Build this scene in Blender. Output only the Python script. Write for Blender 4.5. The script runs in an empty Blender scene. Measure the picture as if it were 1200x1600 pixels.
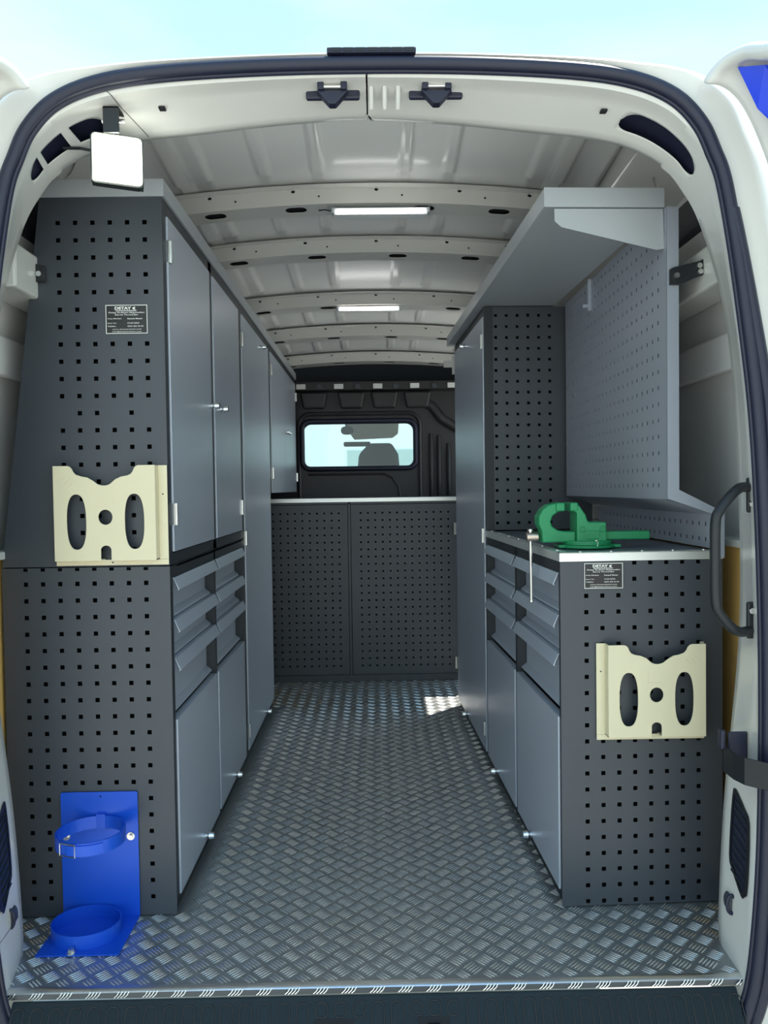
import bpy, bmesh, math, random
from mathutils import Vector, Matrix
random.seed(4)
SC = bpy.context.scene
COL = SC.collection

# ------------------------------------------------------------------ camera
YAW, PITCH, ROLL, FPX, HCAM = .0120, -.0295, -.0140, 1235.0, 0.97
_f = Vector((math.sin(YAW)*math.cos(PITCH), math.cos(YAW)*math.cos(PITCH), math.sin(PITCH)))
_r = Vector((math.cos(YAW), -math.sin(YAW), 0)); _u = _r.cross(_f)
_r2 = math.cos(ROLL)*_r + math.sin(ROLL)*_u
_u2 = -math.sin(ROLL)*_r + math.cos(ROLL)*_u
cam = bpy.data.cameras.new('camera'); camo = bpy.data.objects.new('camera', cam); COL.objects.link(camo)
camo.matrix_world = Matrix(((_r2.x, _u2.x, -_f.x, 0), (_r2.y, _u2.y, -_f.y, 0), (_r2.z, _u2.z, -_f.z, HCAM), (0, 0, 0, 1)))
cam.sensor_fit = 'HORIZONTAL'; cam.sensor_width = 36; cam.lens = 36*FPX/1200; cam.clip_start = .02
SC.camera = camo

# ------------------------------------------------------------------ world, sun, exposure
W = bpy.data.worlds.new('sky'); SC.world = W; W.use_nodes = True
nt = W.node_tree; nt.nodes.clear()
out = nt.nodes.new('ShaderNodeOutputWorld'); bg = nt.nodes.new('ShaderNodeBackground')
tc = nt.nodes.new('ShaderNodeTexCoord'); sx = nt.nodes.new('ShaderNodeSeparateXYZ'); cr = nt.nodes.new('ShaderNodeValToRGB')
nz = nt.nodes.new('ShaderNodeTexNoise'); nz.inputs['Scale'].default_value = 1.6; nz.inputs['Detail'].default_value = 6
mp = nt.nodes.new('ShaderNodeMapping'); mp.inputs['Scale'].default_value = (1, 1, 3)
cl = nt.nodes.new('ShaderNodeValToRGB'); cl.color_ramp.elements[0].position = .42; cl.color_ramp.elements[1].position = .62
mx = nt.nodes.new('ShaderNodeMixRGB'); mx.inputs[2].default_value = (.62, .64, .64, 1)
e = cr.color_ramp.elements
e[0].position = 0; e[0].color = (.86, .97, .98, 1)
e[1].position = 1; e[1].color = (.12, .42, .85, 1)
a = e.new(.25); a.color = (.66, .92, .98, 1)
a = e.new(.43); a.color = (.33, .48, .53, 1)
a = e.new(.60); a.color = (.27, .46, .58, 1)
L = nt.links
L.new(tc.outputs['Generated'], sx.inputs[0]); L.new(sx.outputs[2], cr.inputs[0])
L.new(tc.outputs['Generated'], mp.inputs[0]); L.new(mp.outputs[0], nz.inputs[0]); L.new(nz.outputs[0], cl.inputs[0])
mm = nt.nodes.new('ShaderNodeMath'); mm.operation = 'MULTIPLY'; mm.inputs[1].default_value = .40
L.new(cl.outputs[0], mm.inputs[0]); L.new(mm.outputs[0], mx.inputs[0])
L.new(cr.outputs[0], mx.inputs[1]); L.new(mx.outputs[0], bg.inputs[0]); L.new(bg.outputs[0], out.inputs[0])
bg.inputs[1].default_value = 1.05

SUN_DIR = Vector((.31, .31, .90)).normalized()
sun = bpy.data.lights.new('sun', 'SUN'); sun.energy = 5.0; sun.angle = .009; sun.color = (1, .95, .86)
suno = bpy.data.objects.new('sun', sun); COL.objects.link(suno)
suno.rotation_euler = SUN_DIR.to_track_quat('Z', 'Y').to_euler()
vs = SC.view_settings; vs.view_transform = 'Standard'; vs.look = 'None'; vs.gamma = 1; vs.exposure = 1.0
vs.use_curve_mapping = False
SC.cycles.max_bounces = 10; SC.cycles.diffuse_bounces = 6; SC.cycles.sample_clamp_indirect = 6
SC.cycles.use_denoising = True

# ------------------------------------------------------------------ materials
M = {}
def mat(name, col, rough=.5, metal=0, var=.06, nscale=30, bump=0, bscale=400, spec=.5, coat=0, emit=None, estr=0, alpha=None):
    m = bpy.data.materials.new(name); m.use_nodes = True; n = m.node_tree.nodes; l = m.node_tree.links
    p = n['Principled BSDF']; p.inputs['Roughness'].default_value = rough; p.inputs['Metallic'].default_value = metal
    p.inputs['Specular IOR Level'].default_value = spec; p.inputs['Coat Weight'].default_value = coat
    tcn = n.new('ShaderNodeTexCoord'); no = n.new('ShaderNodeTexNoise'); no.inputs['Scale'].default_value = nscale; no.inputs['Detail'].default_value = 4
    l.new(tcn.outputs['Object'], no.inputs[0])
    r = n.new('ShaderNodeMapRange'); r.inputs[3].default_value = 1-var; r.inputs[4].default_value = 1+var
    l.new(no.outputs[0], r.inputs[0])
    mu = n.new('ShaderNodeVectorMath'); mu.operation = 'SCALE'; mu.inputs[0].default_value = col
    l.new(r.outputs[0], mu.inputs['Scale']); l.new(mu.outputs[0], p.inputs['Base Color'])
    if bump:
        n2 = n.new('ShaderNodeTexNoise'); n2.inputs['Scale'].default_value = bscale; l.new(tcn.outputs['Object'], n2.inputs[0])
        b = n.new('ShaderNodeBump'); b.inputs['Strength'].default_value = bump; b.inputs['Distance'].default_value = .001
        l.new(n2.outputs[0], b.inputs['Height']); l.new(b.outputs[0], p.inputs['Normal'])
    if emit:
        p.inputs['Emission Color'].default_value = (*emit, 1); p.inputs['Emission Strength'].default_value = estr
    M[name] = m; return m
mat('anthracite', (.048, .055, .067), .42, .0, .05, 8, .25, 900, spec=.6)
mat('anthracite_dark', (.022, .026, .031), .5, 0, .05, 8)
mat('cavity', (.006, .007, .009), .8)
mat('door_grey', (.46, .50, .575), .35, .28, .03, 5, .12, 900, spec=.6)
mat('light_grey', (.42, .44, .46), .40, .1, .03, 6, .12, 900)
mat('peg_grey', (.33, .35, .40), .42, .1, .03, 6, .12, 900)
mat('white_paint', (.66, .65, .61), .28, 0, .02, 5, coat=.3)
mat('white_primer', (.82, .81, .79), .24, 0, .03, 5)
mat('rubber', (.013, .015, .036), .45, 0, .1, 20, spec=.5)
mat('black_plastic', (.011, .013, .016), .45, 0, .1, 15)
mat('bulkhead', (.030, .027, .030), .42, 0, .1, 6, .2, 300)
mat('step_plastic', (.006, .014, .018), .6, 0, .15, 12, .5, 500)
mat('aluminium', (.80, .81, .80), .28, 1, .03, 20)
mat('trim_aluminium', (.86, .87, .83), .38, .75, .03, 20)
mat('zinc', (.72, .71, .68), .28, 1, .12, 90)
mat('chrome', (.82, .83, .85), .12, 1, .02, 20)
mat('beige', (.74, .66, .45), .42, 0, .03, 12)
mat('blue', (.008, .090, .62), .33, .1, .03, 10, .15, 700)
mat('blue_film', (.01, .05, .70), .3)
mat('green', (.015, .27, .10), .42, 0, .07, 30, .6, 350)
mat('worktop', (.13, .15, .18), .35, .1, .04, 20)
mat('plywood', (.78, .48, .15), .55, 0, .10, 9)
mat('steel_rod', (.70, .68, .64), .3, 1, .05, 40)
mat('copper_steel', (.62, .50, .42), .32, 1, .08, 40)
mat('plaque_black', (.012, .011, .011), .35)
mat('lettering', (.80, .78, .74), .45)
mat('led_housing', (.75, .76, .76), .4)
mat('led', (.9, .9, .9), .5, emit=(1, 1, .97), estr=4)
mat('flood_led', (.9, .9, .9), .5, emit=(.95, 1, .86), estr=2.2)
mat('flood_lens', (.30, .31, .26), .4, emit=(.93, 1, .80), estr=.40)
mat('flood_body', (.02, .025, .025), .4, .3)
mat('facade', (.93, .94, .93), .8, 0, .04, .5)
mat('concrete', (.46, .45, .41), .85, 0, .15, .8, .3, 40)
mat('seat', (.055, .065, .10), .8)
mat('headliner', (.52, .42, .36), .8)
mat('hazy', (.5, .6, .58), .8)
# tread plate: worn aluminium
def plate_mat(name, base, r0, r1, sc):
    m = mat(name, base, .3, .82, .05, 12)
    n = m.node_tree.nodes; l = m.node_tree.links; p = n['Principled BSDF']
    t = n.new('ShaderNodeTexCoord'); no = n.new('ShaderNodeTexNoise'); no.inputs['Scale'].default_value = sc; no.inputs['Detail'].default_value = 5
    r = n.new('ShaderNodeMapRange'); r.inputs[1].default_value = .3; r.inputs[2].default_value = .7; r.inputs[3].default_value = r0; r.inputs[4].default_value = r1
    l.new(t.outputs['Object'], no.inputs[0]); l.new(no.outputs[0], r.inputs[0]); l.new(r.outputs[0], p.inputs['Roughness'])
plate_mat('tread_plate', (.43, .45, .45), .32, .44, 5)
plate_mat('tread_bar', (.84, .85, .84), .20, .30, 5)
mat('lip', (.10, .11, .12), .4, .7)  # nosing lip: dark reflection of the ground put into the metal's colour
# window glass
g = bpy.data.materials.new('glass'); g.use_nodes = True; n = g.node_tree.nodes; n.clear()
o_ = n.new('ShaderNodeOutputMaterial'); mi = n.new('ShaderNodeMixShader'); tr = n.new('ShaderNodeBsdfTransparent'); gl = n.new('ShaderNodeBsdfGlossy')
fr_ = n.new('ShaderNodeFresnel'); fr_.inputs[0].default_value = 1.5; gl.inputs['Roughness'].default_value = .02; tr.inputs[0].default_value = (.80, .90, .89, 1)
for q in ((fr_.outputs[0], mi.inputs[0]), (tr.outputs[0], mi.inputs[1]), (gl.outputs[0], mi.inputs[2]), (mi.outputs[0], o_.inputs[0])): g.node_tree.links.new(*q)
M['glass'] = g

# ------------------------------------------------------------------ helpers
OFF = {}
def root_of(o):
    while o.parent: o = o.parent
    return o
class MB:
    def __init__(s): s.v = []; s.f = []
    def add(s, vs_, fs): b = len(s.v); s.v += [tuple(p) for p in vs_]; s.f += [tuple(b+i for i in f) for f in fs]; return s
    def box(s, x0, x1, y0, y1, z0, z1):
        x0, x1 = min(x0, x1), max(x0, x1); y0, y1 = min(y0, y1), max(y0, y1); z0, z1 = min(z0, z1), max(z0, z1)
        return s.add([(x, y, z) for x in (x0, x1) for y in (y0, y1) for z in (z0, z1)],
                     [(0, 1, 3, 2), (4, 6, 7, 5), (0, 4, 5, 1), (2, 3, 7, 6), (0, 2, 6, 4), (1, 5, 7, 3)])
    def prism(s, poly, fn, a, b):           # poly of (p,q); fn(p,q,w) -> xyz
        n_ = len(poly)
        vs_ = [fn(p, q, a) for p, q in poly] + [fn(p, q, b) for p, q in poly]
        return s.add(vs_, [tuple(range(n_)), tuple(range(2*n_-1, n_-1, -1))] + [(i, (i+1) % n_, n_+(i+1) % n_, n_+i) for i in range(n_)])
    def sweep(s, prof, fn, a, b, th):       # thin folded sheet: open polyline (p,q) thickened by th, run from a to b
        P = [Vector(p) for p in prof]; off = []
        for i, p in enumerate(P):
            d = (P[min(i+1, len(P)-1)]-P[max(i-1, 0)]).normalized(); off.append(p+Vector((-d.y, d.x))*th)
        k = len(P)
        vs_ = [fn(p.x, p.y, w) for w in (a, b) for p in P+off]; K = 2*k; fs = []
        for i in range(k-1):
            fs += [(i, i+1, K+i+1, K+i), (k+i, K+k+i, K+k+i+1, k+i+1), (i, k+i, k+i+1, i+1), (K+i, K+i+1, K+k+i+1, K+k+i)]
        fs += [(0, K, K+k, k), (k-1, 2*k-1, K+2*k-1, K+k-1)]
        return s.add(vs_, fs)
    def cyl(s, p, q, r, n=16, r2=None):
        p = Vector(p); q = Vector(q); r2 = r if r2 is None else r2; d = (q-p).normalized()
        a = d.orthogonal().normalized(); b = d.cross(a)
        A = [p+(a*math.cos(t)+b*math.sin(t))*r for t in (2*math.pi*i/n for i in range(n))]
        B = [q+(a*math.cos(t)+b*math.sin(t))*r2 for t in (2*math.pi*i/n for i in range(n))]
        return s.add(A+B, [tuple(range(n)), tuple(range(2*n-1, n-1, -1))]+[(i, (i+1) % n, n+(i+1) % n, n+i) for i in range(n)])
    def tube(s, pts, r, n=12, closed=False, rx=None):
        P = [Vector(p) for p in pts]; K = len(P); rings = []; a = None
        for i in range(K):
            if closed: d = (P[(i+1) % K]-P[i-1]).normalized()
            else: d = (P[min(i+1, K-1)]-P[max(i-1, 0)]).normalized()
            a = d.orthogonal().normalized() if a is None else (a-d*a.dot(d)).normalized()
            b = d.cross(a); rings.append([P[i]+(a*math.cos(t)*r+b*math.sin(t)*(rx or r)) for t in (2*math.pi*j/n for j in range(n))])
        vs_ = [p for g_ in rings for p in g_]; fs = []
        for i in range(K if closed else K-1):
            i2 = (i+1) % K
            fs += [(i*n+j, i*n+(j+1) % n, i2*n+(j+1) % n, i2*n+j) for j in range(n)]
        if not closed: fs += [tuple(range(n)), tuple(range((K-1)*n, K*n))]
        return s.add(vs_, fs)
    def band(s, c, rx, ry, z0, z1, th, n=40, a0=0, a1=2*math.pi, mapf=None):   # upright ring band of sheet
        full = abs(a1-a0-2*math.pi) < 1e-6; k = n if full else n+1; vs_ = []
        for i in range(k):
            t = a0+(a1-a0)*i/n
            for (d, z) in ((0, z0), (0, z1), (th, z1), (th, z0)):
                p = (c[0]+(rx-d)*math.cos(t), c[1]+(ry-d)*math.sin(t), z); vs_.append(mapf(*p) if mapf else p)
        fs = []
        for i in range(k if full else k-1):
            j = (i+1) % k
            fs += [(4*i+q, 4*i+(q+1) % 4, 4*j+(q+1) % 4, 4*j+q) for q in range(4)]
        if not full: fs += [(0, 1, 2, 3), (4*(k-1), 4*(k-1)+1, 4*(k-1)+2, 4*(k-1)+3)]
        return s.add(vs_, fs)
    def perf(s, u0, u1, v0, v1, us, vs_, h, fn, th=.002, skip=(), left=None, cap=()):
        U = [u0]; V = [v0]
        for u in us: U += [u-h/2, u+h/2]
        for v in vs_: V += [max(v-h/2, v0+.0005), min(v+h/2, v1-.0005)]
        U.append(u1); V.append(v1); cache = {}
        def P(i, j, k):
            if (i, j, k) not in cache:
                u = U[i]
                if i == 0 and left: u = left(V[j])
                cache[i, j, k] = len(s.v); s.v.append(tuple(fn(u, V[j], k*th)))
            return cache[i, j, k]
        for i in range(len(U)-1):
            for j in range(len(V)-1):
                if i % 2 and j % 2 and ((i-1)//2, (j-1)//2) not in skip:
                    for (a, b) in (((i, j), (i+1, j)), ((i+1, j), (i+1, j+1)), ((i+1, j+1), (i, j+1)), ((i, j+1), (i, j))):
                        s.f.append((P(*a, 0), P(*b, 0), P(*b, 1), P(*a, 1)))
                else:
                    for k in (0, 1): s.f.append((P(i, j, k), P(i+1, j, k), P(i+1, j+1, k), P(i, j+1, k)))
        return s
    def build(s, name, m, parent=None, smooth=False, bevel=0, recalc=True, sub=0):
        me = bpy.data.meshes.new(name)
        off = OFF.get(root_of(parent).name, Vector()) if parent else Vector()
        me.from_pydata([tuple(Vector(p)-off) for p in s.v], [], s.f); me.materials.append(M[m] if isinstance(m, str) else m)
        if recalc:
            bm = bmesh.new(); bm.from_mesh(me); bmesh.ops.recalc_face_normals(bm, faces=bm.faces); bm.to_mesh(me); bm.free()
        if smooth: me.shade_smooth()
        o = bpy.data.objects.new(name, me); COL.objects.link(o)
        if parent: o.parent = parent
        if bevel:
            b = o.modifiers.new('bevel', 'BEVEL'); b.width = bevel; b.segments = 2; b.limit_method = 'ANGLE'; b.angle_limit = .6
        if sub:
            q = o.modifiers.new('sub', 'SUBSURF'); q.levels = q.render_levels = sub
        if smooth and not sub:
            me.set_sharp_from_angle(angle=.7)
        return o
def tag(o, label=None, cat=None, group=None, kind=None):
    for k, v in (('label', label), ('category', cat), ('group', group), ('kind', kind)):
        if v: o[k] = v
    return o
def thing(name, loc, label, cat, group=None):
    o = bpy.data.objects.new(name, None); COL.objects.link(o); o.location = loc; o.empty_display_size = .05
    OFF[o.name] = Vector(loc); return tag(o, label, cat, group)
# right-hand cabinets stand in a row that toes in slightly
R0 = Vector((.42, 1.788, 0)); RA = .0335; RM = Matrix.Rotation(RA, 3, 'Z')
def thing_right(name, local, label, cat, group=None):
    o = thing(name, (0, 0, 0), label, cat, group); loc = Vector(local)
    o.location = R0+RM@loc; o.rotation_euler = (0, 0, RA); OFF[o.name] = loc; return o
class Frame:
    def __init__(s, sx_, ox, oy): s.s, s.x, s.y = sx_, ox, oy
    def p(s, l, d, z): return (s.x+s.s*d, s.y+l, z)
    def box(s, mb, l0, l1, d0, d1, z0, z1): return mb.box(s.x+s.s*d0, s.x+s.s*d1, s.y+l0, s.y+l1, z0, z1)
LF = Frame(-1, -.465, 1.79); RF = Frame(1, 0, 0)

def bez(points, steps=8):                    # closed Catmull-Rom outline
    P = [Vector(p) for p in points]; K = len(P); out_ = []
    for i in range(K):
        a_, b_, c_, d_ = P[i-1], P[i], P[(i+1) % K], P[(i+2) % K]
        for j in range(steps):
            t = j/steps; out_.append(.5*((2*b_)+(c_-a_)*t+(2*a_-5*b_+4*c_-d_)*t*t+(3*b_-a_-3*c_+d_)*t**3))
    return [tuple(p) for p in out_]
def rrect(x0, x1, y0, y1, r, n=6):
    o = []
    for (cx, cy, s0) in ((x1-r, y0+r, -90), (x1-r, y1-r, 0), (x0+r, y1-r, 90), (x0+r, y0+r, 180)):
        for i in range(n+1):
            t = math.radians(s0+90*i/n); o.append((cx+r*math.cos(t), cy+r*math.sin(t)))
    return o
def ellipse(cx, cy, rx, ry, n=24, p=2):
    o = []
    for i in range(n):
        t = 2*math.pi*i/n; c, s_ = math.cos(t), math.sin(t)
        o.append((cx+rx*math.copysign(abs(c)**(2/p), c), cy+ry*math.copysign(abs(s_)**(2/p), s_)))
    return o
def holed(name, outer, holes, fn, th, m, parent=None, bev=0, smooth=False, cuts=()):   # flat plate with true holes; (p,q) outline, w from 0 to th
    cu = bpy.data.curves.new('c', 'CURVE'); cu.dimensions = '2D'; cu.fill_mode = 'BOTH'; cu.extrude = th/2-bev; cu.bevel_depth = bev
    if bev: cu.offset = -bev
    for pl in [outer]+list(holes):
        sp = cu.splines.new('POLY'); sp.points.add(len(pl)-1)
        for k, p in enumerate(pl): sp.points[k].co = (p[0], p[1], 0, 1)
        sp.use_cyclic_u = True
    o = bpy.data.objects.new('c', cu); COL.objects.link(o)
    me = bpy.data.meshes.new_from_object(o, depsgraph=bpy.context.evaluated_depsgraph_get())
    if cuts:
        bm = bmesh.new(); bm.from_mesh(me)
        for c in cuts: bmesh.ops.bisect_plane(bm, geom=bm.verts[:]+bm.edges[:]+bm.faces[:], plane_co=(c, 0, 0), plane_no=(1, 0, 0))
        bm.to_mesh(me); bm.free()
    mb = MB(); mb.add([fn(v.co.x, v.co.y, v.co.z+th/2) for v in me.vertices], [tuple(p.vertices) for p in me.polygons])
    bpy.data.objects.remove(o); bpy.data.curves.remove(cu); bpy.data.meshes.remove(me)
    if name is None: return mb
    ob = mb.build(name, m, parent, recalc=True)
    return ob
def text_mb(s, cx, cz, w, fn, h=None, bold=.0, th=.0006, align='CENTER', size=1):
    cu = bpy.data.curves.new('t', 'FONT'); cu.body = s; cu.align_x = 'LEFT'; cu.resolution_u = 2; cu.offset = bold; cu.extrude = 0
    o = bpy.data.objects.new('t', cu); COL.objects.link(o)
    me = bpy.data.meshes.new_from_object(o, depsgraph=bpy.context.evaluated_depsgraph_get())
    xs = [v.co.x for v in me.vertices]; ys = [v.co.y for v in me.vertices]
    x0, x1, y0, y1 = min(xs), max(xs), min(ys), max(ys)
    sxx = w/(x1-x0); szz = h/(y1-y0) if h else sxx
    ax = cx-w/2 if align == 'CENTER' else cx
    vs_ = [fn(ax+(v.co.x-x0)*sxx, cz+(v.co.y-y0)*szz, 0) for v in me.vertices]; fs = [tuple(p.vertices) for p in me.polygons]
    bpy.data.objects.remove(o); bpy.data.curves.remove(cu); bpy.data.meshes.remove(me)
    return vs_, fs
XZ = lambda Y, s=1: (lambda p, q, w: (p, Y+s*w, q))

# ------------------------------------------------------------------ ground and building in front
gr = MB().add([(-60, -60, -.66), (60, -60, -.66), (60, 80, -.66), (-60, 80, -.66)], [(0, 1, 2, 3)]).build('ground', 'concrete'); tag(gr, kind='structure', label='grey concrete yard the van stands on')

# ------------------------------------------------------------------ floor with raised five-bar tread
fl = MB().box(-.88, .88, 1.66, 4.86, -.012, 0).box(-.76, .73, 1.525, 1.66, -.012, 0).build('floor', 'tread_plate'); tag(fl, 'aluminium tread plate floor of the van', kind='structure')
bars = MB(); c_ = .0375; k2 = c_/math.sqrt(2)
def free(x, y):
    if y < 1.79: return -.745 < x < .712 if y < 1.66 else abs(x) < .86
    xr = .42-.0335*(y-1.788)
    if y < 3.52: return -.45 < x < xr-.005+.03
    if y < 3.955: return -.86 < x < .86
    return False
tpl = [(-.5, 0), (-.28, .5), (.28, .5), (.5, 0), (.28, -.5), (-.28, -.5)]
for i in range(-35, 36):
    for j in range(0, 100):
        if (i+j) % 2: continue
        cx, cy = i*k2, 1.52+.02+j*k2
        if not free(cx, cy) or cy > 3.955: continue
        orient = 1 if j % 2 else -1
        d = Vector((1, orient))/math.sqrt(2); nn = Vector((-d.y, d.x))
        for b in range(5):
            o = Vector((cx, cy))+nn*(b-2)*.0068
            if not free(o.x, o.y) or o.y-.011 < 1.528 and False: continue
            ln, wd, hh = .031, .0036, .0021
            base = [o+d*p[0]*ln+nn*p[1]*wd for p in tpl]
            top = [o+d*-.30*ln, o+d*.30*ln]
            if min(p.y for p in base) < 1.527: continue
            vs_ = [(p.x, p.y, 0) for p in base]+[(p.x, p.y, hh) for p in top]
            bars.add(vs_, [(0, 6, 1), (1, 6, 7, 2), (2, 7, 3), (3, 7, 4), (4, 7, 6, 5), (5, 6, 0)])
bo = bars.build('tread_bars', 'tread_bar', fl, smooth=False, recalc=False); tag(bo, kind='stuff')
for p in bo.data.polygons: p.use_smooth = True
# nosing along the rear edge
tr_ = MB().sweep([(1.532, .0012), (1.522, .0012), (1.516, -.003)], lambda p, q, w: (w, p, q), -.755, .722, .0015)
nos = tr_.build('trim_1', 'aluminium', smooth=True); tag(nos, 'folded aluminium nosing along the rear floor edge', kind='structure')
MB().box(-.755, .722, 1.5165, 1.519, -.014, -.0028).build('nosing_lip', 'lip', nos)
nb = MB()
for i in range(27):
    x = -.735+i*.0553
    for k in range(4):
        xx = x+k*.0065
        nb.tube([(xx-.006, 1.5145, -.0125), (xx, 1.5140, -.007), (xx+.004, 1.5165, -.001)], .0012, 5)
tag(nb.build('tread_bars', 'tread_bar', nos), kind='stuff')

# ------------------------------------------------------------------ roof, ribs
def zroof(x, Y): return -.06*(Y-2.5)-.035*x*x/.36
def bump(x, Y):
    d = 0
    for c in (-.318, -.158, .105, .238):
        t = (abs(x-c)-.014)/.008; d += .009*max(0, min(1, 1-t))
    t = (abs(x)-.47)/.012; d += .014*max(0, min(1, t))
    t = (abs(abs(x)-.555)-.02)/.01; d += .008*max(0, min(1, 1-t))
    return d
RIBS = [2.50, 2.93, 3.58, 4.13, 4.73]
xs = [-.66+i*.006 for i in range(221)]; ys = [1.92]
for r_ in RIBS: ys += [r_-.10, r_-.075, r_+.085, r_+.115]
ys += [4.95]
def bw(Y):
    m_ = min(abs(Y-(r_+.005)) for r_ in RIBS); return 1 if m_ > .0999 or Y < 1.7 else 0
mb = MB(); vv = []
for Y in ys:
    for x in xs: vv.append((x, Y, 1.925+zroof(x, Y)-bump(x, Y)*(1 if bw(Y) else 0)-(0 if abs(x) < .60 else (abs(x)-.60)**2*9)))
n_ = len(xs)
mb.add(vv, [(j*n_+i, j*n_+i+1, (j+1)*n_+i+1, (j+1)*n_+i) for j in range(len(ys)-1) for i in range(n_-1)])
ceil = mb.build('ceiling', 'white_primer', smooth=True, recalc=False); tag(ceil, 'white sheet steel van roof with pressed swages', kind='structure')
sm = ceil.modifiers.new('s', 'SOLIDIFY'); sm.thickness = .03; sm.offset = 1
for k, Y0 in enumerate(RIBS):
    wdt = .085; hw = .66
    slots = []
    for cx in ((-.49, -.235, .17, .41) if k == 0 else (-.49, -.20, .10, .37)):
        slots.append(rrect(cx-.034, cx+.034, .018, .060, .0200, 5))
    edge = [(-hw+i*.06, 0) for i in range(23)]; outer = [(a_, 0) for a_, _ in edge]+[(a_, wdt) for a_, _ in reversed(edge)]
    f1 = lambda p, q, w, Y0=Y0: (p, Y0+q, 1.864+zroof(p, Y0+q)+w)
    cuts = [-hw+i*.06 for i in range(1, 22)]; rb = holed(None, outer, slots, f1, .002, None, cuts=cuts)
    dots = []
    for cx in (-.42, -.16, .10, .36): dots += [ellipse(cx, .024, .0035, .0035, 8)]
    for cx in (-.50, -.24, .02, .28, .5): dots += [ellipse(cx, .041, .0065, .0045, 10)]
    outer2 = [(a_, 0) for a_, _ in edge]+[(a_, .048) for a_, _ in reversed(edge)]
    f2 = lambda p, q, w, Y0=Y0: (p, Y0-w, 1.864+q+zroof(p, Y0))
    r2 = holed(None, outer2, dots, f2, .002, None, cuts=cuts); rb.add(r2.v, r2.f)
    # back web and top flange
    for i in range(22):
        a_, b_ = edge[i][0], edge[i+1][0]
        for (ya, za, yb, zb) in ((wdt, 0, wdt, .055), (-.002, .048, -.028, .050)):
            rb.add([(a_, Y0+ya, 1.864+za+zroof(a_, Y0+ya)), (b_, Y0+ya, 1.864+za+zroof(b_, Y0+ya)), (b_, Y0+yb, 1.864+zb+zroof(b_, Y0+yb)), (a_, Y0+yb, 1.864+zb+zroof(a_, Y0+yb))], [(0, 1, 2, 3)])
    rb.build('roof_rib', 'white_paint', ceil, recalc=False)
    dk = MB()
    for i in range(22):
        a_, b_ = edge[i][0], edge[i+1][0]
        dk.add([(p_, Y0+q_, 1.874+r__+zroof(p_, Y0+q_)) for p_, q_, r__ in ((a_, .006, 0), (b_, .006, 0), (b_, .078, 0), (a_, .078, 0), (a_, .006, .034), (b_, .006, .034))], [(0, 1, 2, 3), (0, 1, 5, 4)])
    dk.build('rib_core', 'cavity', ceil, recalc=False)

# ------------------------------------------------------------------ side walls
SEC = [(.90, -.02), (.90, .5), (.895, .85), (.885, 1.10), (.865, 1.30), (.84, 1.45), (.80, 1.60), (.765, 1.70), (.72, 1.80), (.655, 1.90)]
def wall(side, segs, name):
    mb = MB()
    for (ya, yb, z0, z9) in segs:
        S_ = [p for p in SEC if z0 <= p[1] <= z9]
        for i in range(len(S_)-1):
            (xa, za), (xb, zb) = S_[i], S_[i+1]
            mb.add([(side*xa, ya, za), (side*xb, ya, zb), (side*xb, yb, zb), (side*xa, yb, za)], [(0, 1, 2, 3)])
    o = mb.build(name, 'white_primer', recalc=False, smooth=True); tag(o, 'white painted van side wall', kind='structure')
    bm = bmesh.new(); bm.from_mesh(o.data); bmesh.ops.remove_doubles(bm, verts=bm.verts, dist=1e-4); bm.to_mesh(o.data); bm.free()
    s_ = o.modifiers.new('s', 'SOLIDIFY'); s_.thickness = .03; s_.offset = 1 if side < 0 else -1
    return o
wl = wall(-1, [(1.62, 1.92, -1, 1.61), (1.92, 4.95, -1, 3)], 'wall_left')
wr = wall(1, [(1.62, 1.92, -1, 1.61), (1.92, 3.56, -1, 3), (3.56, 4.62, 1.69, 3), (4.62, 4.95, -1, 3)], 'wall_right')
for side, w_ in ((-1, wl), (1, wr)):
    e_ = 3.52 if side > 0 else 4.84
    MB().box(side*.745, side*.835, 1.68, e_, 1.405, 1.50).build('wall_rail', 'white_paint', w_, bevel=.006)
    MB().box(side*.838, side*.862, 1.68, e_, 1.24, 1.33).build('wall_rail', 'white_primer', w_, bevel=.006)
    pw = holed('lining_panel', [(1.665, .0), (1.665, .82), (e_, .82), (e_, 0)], [ellipse(1.742, .79, .010, .015, 16)], lambda p, q, w, side=side: (side*(.852+w), p, q), .010, 'plywood', w_)
    tag(pw, 'ochre plywood lining of the lower wall')
    MB().box(side*.835, side*.885, 1.665, e_, .822, .84).build('ledge', 'white_paint', w_, bevel=.003)
    shade_mb = MB(); q_ = [(.842, 1.502), (.797, 1.60), (.777, 1.665)]  # added dark sheet: shade on the upper wall put into its colour
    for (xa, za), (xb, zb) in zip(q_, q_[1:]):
        shade_mb.add([(side*xa, 1.64, za), (side*xb, 1.64, zb), (side*xb, e_, zb), (side*xa, e_, za)], [(0, 1, 2, 3)])
    shade_mb.build('upper_shade_sheet', 'anthracite', w_, recalc=False).modifiers.new('s', 'SOLIDIFY').thickness = .003
    # roof cant rail with oval openings
    cr_ = holed('cant_rail', [(1.80, 0), (1.80, .15), (4.8, .15), (4.8, 0)], [ellipse(1.93+i*.42, .085, .045, .034, 20) for i in range(6)]+[ellipse(2.05+i*.42, .07, .012, .014, 12) for i in range(6)],
                lambda p, q, w, side=side: (side*(.775-q*.55+w*.5), p, 1.66+q*1.08-.0-.06*(p-2.5)*.4), .003, 'white_paint', w_)
    MB().box(side*.80, side*.84, 1.7, e_, 1.62, 1.78).build('rail_core', 'cavity', w_)

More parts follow.
